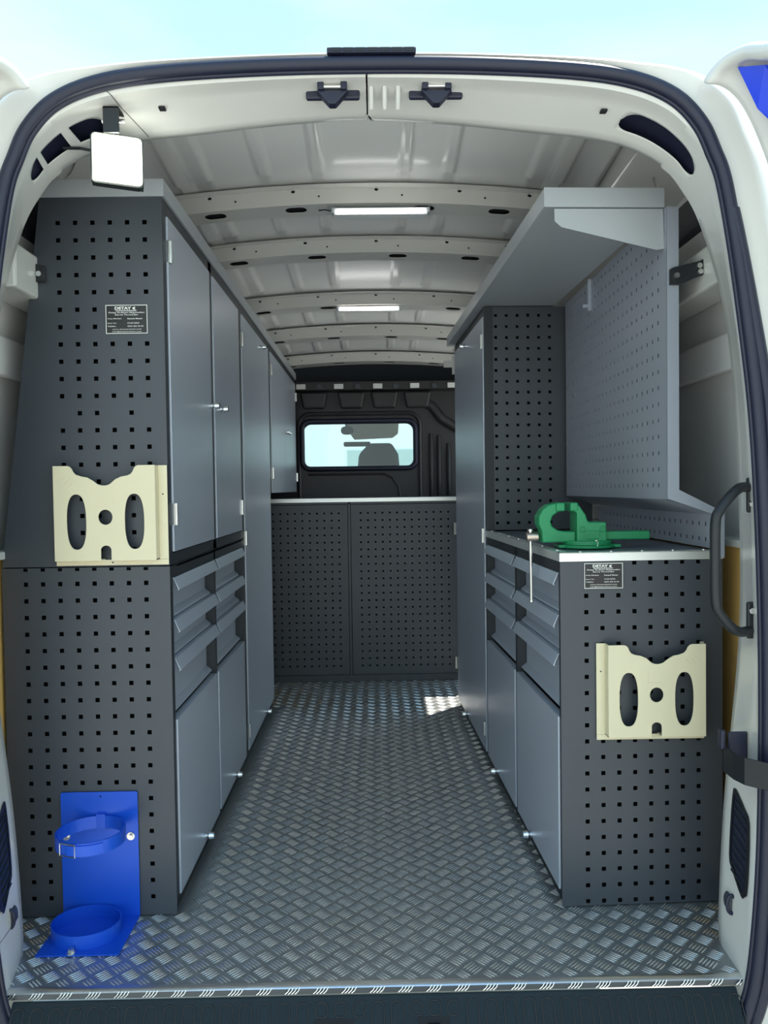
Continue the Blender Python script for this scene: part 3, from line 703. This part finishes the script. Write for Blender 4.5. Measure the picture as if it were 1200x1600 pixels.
# right pegboard
t = thing('pegboard', (.70, 2.27, .82), 'grey perforated tool board standing above the right worktop', 'pegboard')
yz = lambda X: (lambda p, q, w: (X+w, p, q))
mb = MB(); mb.perf(1.787, 2.725, .937, 1.594, [1.842+i*.0375 for i in range(24)], [.969+i*.0377 for i in range(17)], .0095, yz(.665), .0018)
mb.build('upper_panel', 'peg_grey', t, recalc=False)
mb = MB(); mb.perf(1.80, 2.725, .822, .900, [1.842+i*.0375 for i in range(24)], [.841, .877], .0095, yz(.775), .0018)
mb.build('lower_panel', 'peg_grey', t, recalc=False)
MB().add([(.665, 1.787, .937), (.775, 1.787, .900), (.775, 2.725, .900), (.665, 2.725, .937)], [(0, 1, 2, 3)]).build('sloped_panel', 'peg_grey', t)
MB().prism([(.6655, .938), (.692, .958), (.795, .905), (.795, .802), (.7765, .802), (.7765, .8995)], XZ(1.785), 0, .002).prism([(.6655, .938), (.6655, 1.594), (.692, 1.594), (.692, .958)], XZ(1.785), 0, .002).build('end_return', 'peg_grey', t)
MB().prism([(.690, .958), (.692, .958), (.692, 1.594), (.690, 1.594)], XZ(1.787), 0, .93).build('rear_sheet', 'peg_grey', t)
MB().box(.6720, .6735, 1.790, 2.722, .945, 1.59).box(.782, .7835, 1.803, 2.722, .824, .898).build('hole_shade_sheet', 'cavity', t)  # near-black sheets added to stand in for shade behind the holes
mb = MB().box(.655, .6645, 2.40, 2.412, 1.50, 1.594).cyl((.664, 2.406, 1.515), (.64, 2.406, 1.515), .006, 10); mb.build('shelf_stay', 'door_grey', t)

# ---- far bench
t = thing('base_cabinet', (-.05, 4.3, 0), 'wide dark bench cabinet with two perforated doors across the far end', 'cabinet')
MB().box(-.86, .66, 3.99, 4.77, .03, .905).build('carcass', 'cavity', t)
mb = MB().box(-.86, -.655, 3.96, 3.99, .002, .905).box(-.133, -.122, 3.958, 3.99, .002, .905).box(.412, .68, 3.96, 3.99, .002, .905).box(-.655, .412, 3.958, 3.99, .895, .905).box(-.655, .412, 3.96, 3.99, .002, .034).box(-.862, -.86, 3.96, 4.77, 0, .905).box(.66, .68, 3.96, 4.77, 0, .905)
mb.build('face_frame', 'anthracite', t)
vsx = [.850-.0366*i for i in range(22)][::-1]
for (a_, b_, u_) in ((-.652, -.136, [-.179-.0366*i for i in range(13)][::-1]), (-.119, .409, [-.070+.0366*i for i in range(13)])):
    mb = MB(); mb.perf(a_, b_, .037, .892, u_, vsx, .0095, XZ(3.957), .002)
    d_ = mb.build('door', 'anthracite', t, recalc=False); tag(d_, 'anthracite perforated door')
    hx = a_ if a_ < -.5 else b_
for (hx, hz) in ((.409, .765), (.409, .09), (-.652, .765), (-.652, .09)):
    MB().box(hx-.012, hx+.012, 3.950, 3.957, hz-.03, hz+.03).cyl((hx, 3.949, hz-.03), (hx, 3.949, hz+.03), .005, 10).build('hinge', 'zinc', t)
t = thing('worktop', (-.05, 4.3, .906), 'worktop with pale aluminium edge on the far bench under the bulkhead window', 'worktop')
MB().box(-.862, .68, 3.965, 4.77, .906, .922).build('board', 'worktop', t)
MB().box(-.862, .68, 3.953, 3.965, .906, .925).box(-.862, .68, 3.965, 3.985, .922, .925).build('edge_trim', 'trim_aluminium', t)

# ------------------------------------------------------------------ maker's plates
def plaque(x0, x1, z0, z1, Y, label, org=None):
    w, h = x1-x0, z1-z0
    t = thing('nameplate', ((x0+x1)/2, Y, (z0+z1)/2), label, 'sign', 'engraved maker plates')
    MB().box(x0, x1, Y-.0012, Y, z0, z1).build('plate', 'plaque_black', t)
    yb = Y-.0013; f0 = lambda p, q, w_: (p, yb-w_, q)
    b = .0013*w/.093*1.2
    MB().box(x0, x1, yb-.0003, yb, z0, z0+b).box(x0, x1, yb-.0003, yb, z1-b, z1).box(x0, x0+b, yb-.0003, yb, z0+b, z1-b).box(x1-b, x1, yb-.0003, yb, z0+b, z1-b).build('border', 'lettering', t)
    mb = MB(); cx = (x0+x1)/2
    Zf = lambda r_: z1-h*r_
    def T(s, r_, hh, ww, x=None, bold=.02):
        vs_, fs = text_mb(s, cx if x is None else x0+w*x, Zf(r_), w*ww, f0, h*hh, bold, align='CENTER' if x is None else 'LEFT'); mb.add(vs_, fs)
    T('DETAY', .165, .105, .40, .22, .045); T('«', .165, .09, .08, .64, .06)
    mb.add([f0(x0+w*.24, Zf(.19), 0), f0(x0+w*.75, Zf(.19), 0), f0(x0+w*.73, Zf(.215), 0), f0(x0+w*.24, Zf(.215), 0)], [(0, 1, 2, 3)])
    T('Detay Endüstri Ekipmanları', .30, .06, .86); T('San.ve Tic.Ltd.Şti.', .375, .06, .56)
    T('Araç Markası:', .50, .045, .34, .04); T('Renault Master', .50, .045, .36, .52)
    T('İmal Tar:', .65, .045, .22, .04); T('10.05.2023', .65, .04, .28, .52)
    T('Telefon:', .76, .042, .20, .04); T('0530 205 00 00', .76, .04, .38, .52)
    T('www.detayendustri.com', .87, .042, .70); T('info@detayendustri.com', .95, .042, .70)
    mb.build('lettering', 'lettering', t, recalc=False)
    return t
plaque(-.595, -.502, 1.325, 1.389, 1.789, 'black engraved maker plate with white lettering on the left cupboard end')
plaque(.475, .563, .736, .794, 1.7885, 'black engraved maker plate on the right bench end below the vise')

# ------------------------------------------------------------------ document holders
def holder(x0, x1, z0, z1, Y, label, flip=False):
    t = thing('document_holder', ((x0+x1)/2, Y, z0), label, 'holder', 'beige document holders')
    w, h = x1-x0, z1-z0; X = lambda p: (x1-p*w if flip else x0+p*w); Z = lambda q: z1-q*h
    # outline in unit coordinates (p right, q down)
    up = [(.026, .0), (.150, .0), (.172, .006), (.192, .028), (.205, .06), (.225, .086), (.27, .104), (.328, .117), (.377, .150), (.416, .184), (.445, .195), (.475, .198), (.50, .194), (.525, .182), (.572, .136), (.62, .112), (.679, .10), (.708, .085), (.725, .06), (.737, .028), (.752, .008), (.775, 0), (.917, .0)]
    outer = [(X(.026), Z(.945))]+[(X(p), Z(q)) for p, q in up]+[(X(.917), Z(.945))]
    def slot_(c): return [(X(c+a), Z(.557+b)) for a, b in ellipse(0, 0, .085, .274, 32, 2.5)]
    holes = [slot_(.224), slot_(.733), [(X(.478+.062*math.cos(a)), Z(.512+.075*math.sin(a))) for a in (2*math.pi*i/24 for i in range(24))],
             [(X(.432), Z(.935))]+[(X(.478+.046*math.cos(a)), Z(.838+.045*math.sin(a))) for a in (math.pi+math.pi*i/8 for i in range(9))]+[(X(.524), Z(.935))]]
    sgn = lambda p, q, w_: (p, Y-.030+w_, q)
    o = holed('front_plate', outer, holes, sgn, .003, 'beige', t, bev=.0008)
    # rear flanges and pocket walls
    mb = MB()
    for (pa, pb) in ((0, .03), (.92, 1.0)):
        mb.box(X(pa), X(pb), Y-.004, Y-.0015, Z(.944), Z(0))
    mb.box(X(.0), X(1), Y-.004, Y-.0015, Z(1), Z(.945))
    mb.box(X(.03), X(.04), Y-.029, Y-.002, Z(.945), Z(0)); mb.box(X(.91), X(.92), Y-.029, Y-.002, Z(.945), Z(0)); mb.box(X(.03), X(.435), Y-.029, Y-.002, Z(.945), Z(.93)); mb.box(X(.525), X(.92), Y-.029, Y-.002, Z(.945), Z(.93))
    mb.build('mounting_flange', 'beige', t, bevel=.0008)
    for (p, q) in ((.015, .29), (.96, .29), (.50, .972)): MB().cyl((X(p), Y-.0045, Z(q)), (X(p), Y-.0038, Z(q)), .0018, 8).build('rivet', 'black_plastic', t)
    e1 = MB()
    e1.box(X(.38), X(.56), Y-.0306, Y-.030, Z(.385), Z(.382)).box(X(.558), X(.56), Y-.0306, Y-.030, Z(.385), Z(.27))
    for k in range(3): e1.tube([(X(.09+k*.035), Y-.0302, Z(.17+k*.02)), (X(.14+k*.035), Y-.0302, Z(.11+k*.02))], .0007, 5)
    tag(e1.build('embossing', 'beige', t), kind='stuff')
    return t
holder(-.7175, -.4655, .806, 1.030, 1.789, 'beige plastic document holder with cutouts hanging on the left cupboard end')
holder(.5005, .7475, .389, .611, 1.7885, 'beige plastic document holder with cutouts hanging on the right bench end', flip=True)

# ------------------------------------------------------------------ blue cylinder bracket
t = thing('cylinder_bracket', (-.64, 1.71, 0), 'bright blue steel gas cylinder bracket with two rings standing at the left rear corner', 'bracket')
holed('back_plate', rrect(-.7225, -.5485, .0015, .290, .004, 3), [ellipse(-.632, .280, .0022, .0022, 8)], XZ(1.7845), .003, 'blue', t)
MB().box(-.7225, -.5485, 1.632, 1.7845, .0015, .0045).build('base_plate', 'blue', t)
MB().band((-.645, 1.716), .0745, .066, .0045, .033, .0025, 48).build('base_ring', 'blue', t, smooth=True)
MB().band((-.628, 1.708), .073, .073, .210, .238, .003, 48).build('strap_ring', 'blue', t, smooth=True)
bk = MB().box(-.640, -.620, 1.776, 1.785, .208, .242).build('ring_lug', 'blue', t)
c0 = Vector((-.628, 1.708)); R_ = .074
def rp(a, r_=R_, z=.21): return (c0.x+r_*math.cos(a), c0.y+r_*math.sin(a), z)
b0 = MB()
b0.tube([rp(-2.15, .0765, .236), rp(-1.65, .077, .236), rp(-1.65, .077, .211), rp(-2.15, .0765, .211)], .0016, 6, closed=True)
b0.build('buckle', 'zinc', t)
MB().band((c0.x, c0.y), .0762, .0762, .213, .234, .003, 14, -1.9, -.9).build('strap_tongue', 'blue', t, smooth=True)
for (x, z) in ((-.711, .190), (-.565, .188)):
    MB().cyl((x, 1.7845, z), (x, 1.782, z), .009, 16).cyl((x, 1.782, z), (x, 1.776, z), .0058, 6).build('bolt', 'zinc', t)
MB().cyl((-.650, 1.640, .0045), (-.650, 1.640, .007), .010, 16).cyl((-.650, 1.640, .007), (-.650, 1.640, .014), .0065, 6).build('bolt', 'zinc', t)

# ------------------------------------------------------------------ vise
t = thing('bench_vise', (.52, 1.945, .8185), 'green cast iron bench vise with a steel handle bolted to the right worktop', 'vise')
YV = 1.945; ZB = .8190
MB().cyl((.522, YV, ZB), (.522, YV, ZB+.007), .068, 40).cyl((.522, YV, ZB+.007), (.522, YV, ZB+.018), .060, 40).box(.448, .60, YV-.03, YV+.03, ZB, ZB+.008).build('swivel_base', 'green', t, bevel=.002)
b = MB(); b.prism([(.4905, .833), (.5634, .833), (.5618, .8813), (.522, .8813), (.517, .884), (.5116, .9007), (.497, .9218), (.487, .927), (.476, .927), (.476, .914), (.4905, .904)], XZ(YV-.036), 0, .072)
fb = b.build('fixed_jaw', 'green', t, bevel=.003)
for (cx) in (.5035, .5527):
    MB().tube([(cx+.0068*math.cos(a), YV-.0362, .8645+.0068*math.sin(a)) for a in (2*math.pi*i/16 for i in range(16))], .0012, 6, closed=True).cyl((cx, YV-.036, .8645), (cx, YV-.038, .8645), .003, 8).build('screw_ring', 'green', fb)
vs_, fs = text_mb('100', .526, .846, .026, lambda p, q, w: (p, YV-.0372, q), .011, .02)
mm_ = MB().add(vs_, fs).build('cast_number', 'green', fb, recalc=False); mm_.modifiers.new('s', 'SOLIDIFY').thickness = .0016
MB().tube([(p[0], YV-.0365, p[1]) for p in rrect(.508, .545, .842, .861, .003, 3)], .0009, 5, closed=True).build('number_frame', 'green', fb)
# moving jaw: C-shaped horn
OUT = [(.4095, .833), (.407, .862), (.400, .8765), (.3995, .896), (.4095, .9137), (.424, .9250), (.4435, .929), (.461, .927)]
INN = [(.461, .911), (.4468, .907), (.4338, .8975), (.429, .8845), (.432, .873), (.445, .8635), (.461, .8596), (.489, .8586), (.489, .833)]
b = MB()
k = len(OUT); poly = OUT+INN
holed('moving_jaw', poly, [], XZ(YV-.028), .056, 'green', t, bev=.004)
MB().box(.440, .6736, YV-.022, YV+.022, .8375, .8575).build('slide_bar', 'green', t, bevel=.003)
MB().box(.441, .4625, YV-.036, YV+.036, .909, .930).build('jaw_plate', 'green', t, bevel=.004)
MB().box(.4745, .494, YV-.038, YV+.038, .909, .930).build('jaw_plate', 'green', t, bevel=.004)
MB().cyl((.403, YV, .846), (.374, YV, .846), .0115, 20).build('spindle_head', 'copper_steel', t, smooth=True, bevel=.001)
MB().cyl((.384, YV, .861), (.3855, YV, .690), .0042, 14).cyl((.384, YV, .860), (.384, YV, .865), .0072, 14).cyl((.3855, YV, .690), (.3855, YV, .685), .0062, 14).build('handle_bar', 'steel_rod', t, smooth=True)
MB().cyl((.533, YV-.052, ZB+.007), (.533, YV-.052, ZB+.016), .007, 6).cyl((.533, YV-.052, ZB+.016), (.533, YV-.052, ZB+.020), .0045, 10).build('base_bolt', 'zinc', t)

# ------------------------------------------------------------------ lamps
t = thing('work_light', (-.515, 1.66, 1.72), 'lit square floodlight hanging from the door header at the top left', 'lamp')
FR = lambda p, q, w: (-.488+p*.945-w*.31, 1.555+w+p*.24, 1.613+q*.945-p*.055)
MB().prism(rrect(-.050, .050, -.051, .051, .010, 5), FR, 0, .020).build('lamp_body', 'flood_body', t)
o = MB().prism(rrect(-.0475, .0475, -.0485, .0485, .009, 5), FR, -.003, 0).build('lens', 'flood_lens', t)
lf_ = MB()
for i in range(5):
    for j in range(5):
        c = FR(-.037+i*.0185, -.037+j*.0185, -.003); c2 = FR(-.037+i*.0185, -.037+j*.0185, -.0052); lf_.cyl(c, c2, .0085, 12, .006)
lf_.build('led_reflectors', 'flood_led', t)
fin = MB()
for i in range(8): fin.prism([(-.048+i*.0135, -.045), (-.045+i*.0135, -.045), (-.045+i*.0135, .045), (-.048+i*.0135, .045)], FR, .02, .034)
fin.build('cooling_fins', 'flood_body', t)
MB().box(-.506, -.476, 1.530, 1.536, 1.655, 1.704).box(-.506, -.476, 1.53, 1.572, 1.700, 1.704).build('hanger', 'black_plastic', t, bevel=.001)
MB().cyl((-.512, 1.545, 1.682), (-.468, 1.545, 1.682), .004, 10).cyl((-.491, 1.545, 1.704), (-.491, 1.545, 1.710), .006, 8).build('bolt', 'zinc', t)
MB().tube([(-.52, 1.575, 1.63), (-.55, 1.60, 1.65), (-.575, 1.60, 1.655), (-.60, 1.575, 1.645)], .0028, 8).build('cable', 'black_plastic', t, smooth=True)
fl_ = bpy.data.lights.new('flood', 'AREA'); fl_.shape = 'SQUARE'; fl_.size = .09; fl_.energy = .25; fl_.color = (.95, 1, .88)
flo = bpy.data.objects.new('lamp_light', fl_); COL.objects.link(flo); flo.parent = t; flo.location = Vector((-.488, 1.542, 1.613))-OFF[t.name]
flo.rotation_euler = (math.radians(82), 0, math.radians(-6))
def ledbar(x0, x1, Y, z, label):
    t = thing('led_strip_light', ((x0+x1)/2, Y, z+.012), label, 'lamp', 'roof strip lights')
    MB().box(x0-.002, x1+.002, Y-.012, Y+.022, z-.010, z+.012).build('housing', 'led_housing', t, bevel=.002)
    MB().box(x0+.006, x1-.006, Y-.0155, Y-.012, z-.008, z+.006).build('diffuser', 'led', t, bevel=.001)
    for xx, s_ in ((x0, -1), (x1, 1)): MB().box(xx, xx+s_*.009, Y-.012, Y+.02, z-.003, z+.013).build('end_cap', 'light_grey', t, bevel=.002)
    mb = MB()
    for i in range(int((x1-x0)/.009)): mb.box(x0+.009+i*.009, x0+.0100+i*.009, Y-.0163, Y-.0155, z-.007, z+.005)
    mb.build('diffuser_ribs', 'led_housing', t)
    l = bpy.data.lights.new('led', 'AREA'); l.shape = 'RECTANGLE'; l.size = x1-x0; l.size_y = .02; l.energy = 3.5
    lo = bpy.data.objects.new('strip_glow', l); COL.objects.link(lo); lo.parent = t; lo.location = (0, 0, -.018)
    if x0 < -.05: MB().tube([(x0-.009, Y, z+.006), (x0-.03, Y+.005, z+.012), (x0-.05, Y+.03, z+.018)], .002, 6).build('cable', 'black_plastic', t)
ledbar(-.112, .178, 2.500, 1.834, 'longer lit strip lamp under the nearest roof rib')
ledbar(-.150, .125, 3.60, 1.782, 'lit strip lamp under the roof rib farther in')

# ------------------------------------------------------------------ grab handle
t = thing('grab_handle', (.735, 1.56, .82), 'black tubular grab handle on the right door pillar', 'handle')
ctr = [(.738, 1.546, .962), (.712, 1.530, .962), (.685, 1.515, .945), (.660, 1.505, .918), (.652, 1.503, .895), (.651, 1.503, .82), (.652, 1.503, .750), (.660, 1.506, .722), (.688, 1.515, .692), (.713, 1.530, .680), (.738, 1.546, .680)]
def smooth_path(P, k=5):
    P = [Vector(p) for p in P]; o = []
    for i in range(len(P)-1):
        a_, b_, c_, d_ = P[max(0, i-1)], P[i], P[i+1], P[min(len(P)-1, i+2)]
        for j in range(k):
            t_ = j/k; o.append(.5*((2*b_)+(c_-a_)*t_+(2*a_-5*b_+4*c_-d_)*t_*t_+(3*b_-a_-3*c_+d_)*t_**3))
    return o+[P[-1]]
MB().tube(smooth_path(ctr), .0098, 14).build('grip', 'black_plastic', t, smooth=True)
for z0, z1, zb in ((.913, .982, .930), (.664, .737, .720)):
    fp = MB().box(.731, .751, 1.540, 1.549, z0, z1).build('foot_plate', 'black_plastic', t, bevel=.004)
    MB().cyl((.739, 1.540, zb), (.739, 1.533, zb), .0068, 6).build('bolt', 'zinc', fp, bevel=.001)

# door check strap on the right
t = thing('door_check', (.70, 1.53, .45), 'dark green-black door check arm at the right pillar above the vent', 'latch')
MB().sweep([(.684, 1.545), (.684, 1.50), (.692, 1.47), (.780, 1.38)], lambda p, q, w: (p, q, w), .400, .452, .004).build('arm', 'black_plastic', t, bevel=.001)
MB().box(.674, .684, 1.53, 1.548, .448, .486).build('hook', 'rubber', t, bevel=.003)
MB().box(.695, .735, 1.545, 1.552, .415, .478).build('slot_plate', 'rubber', t, bevel=.006)
# lashing rings at the pillars
for side, lab in ((1, 'black oval lashing ring low on the right pillar'), (-1, 'black oval lashing ring low on the left pillar')):
    t = thing('lashing_ring', (side*.722, 1.60, .113), lab, 'ring')
    MB().tube([(side*((.716 if side > 0 else .747)+.009*math.cos(a)), 1.578, .113+.019*math.sin(a)) for a in (2*math.pi*i/20 for i in range(20))], .0034, 8, closed=True).build('ring', 'rubber', t, smooth=True)
    MB().prism(ellipse(side*(.716 if side > 0 else .747), .113, .007, .017, 16), XZ(1.580), 0, .02).build('ring_seat', 'anthracite', t)

# mounting brackets between the cabinets and the body
t = thing('mounting_bracket', (.71, 1.78, 1.44), 'black bolted steel bracket tying the right pegboard to the van body', 'bracket')
MB().prism([(.669, 1.418), (.669, 1.452), (.678, 1.457), (.735, 1.470), (.762, 1.482), (.764, 1.448), (.745, 1.440), (.690, 1.418)], XZ(1.778), 0, .005).build('arm', 'black_plastic', t, bevel=.001)
for (x, z) in ((.684, 1.438), (.735, 1.459), (.752, 1.468), (.737, 1.446)): MB().cyl((x, 1.778, z), (x, 1.772, z), .0062, 8).build('bolt', 'zinc', t)
t = thing('mounting_bracket', (-.765, 1.77, 1.46), 'black bolted steel bracket tying the left cupboard to the van body', 'bracket')
MB().prism([(-.725, 1.440), (-.725, 1.476), (-.745, 1.480), (-.790, 1.500), (-.798, 1.480), (-.795, 1.455), (-.760, 1.440)], XZ(1.780), 0, .005).build('arm', 'black_plastic', t, bevel=.001)
for (x, z) in ((-.737, 1.457), (-.780, 1.474)): MB().cyl((x, 1.780, z), (x, 1.774, z), .0062, 8).build('bolt', 'zinc', t)
MB().cyl((-.788, 1.785, 1.474), (-.788, 1.765, 1.474), .016, 16).build('rubber_buffer', 'rubber', t)
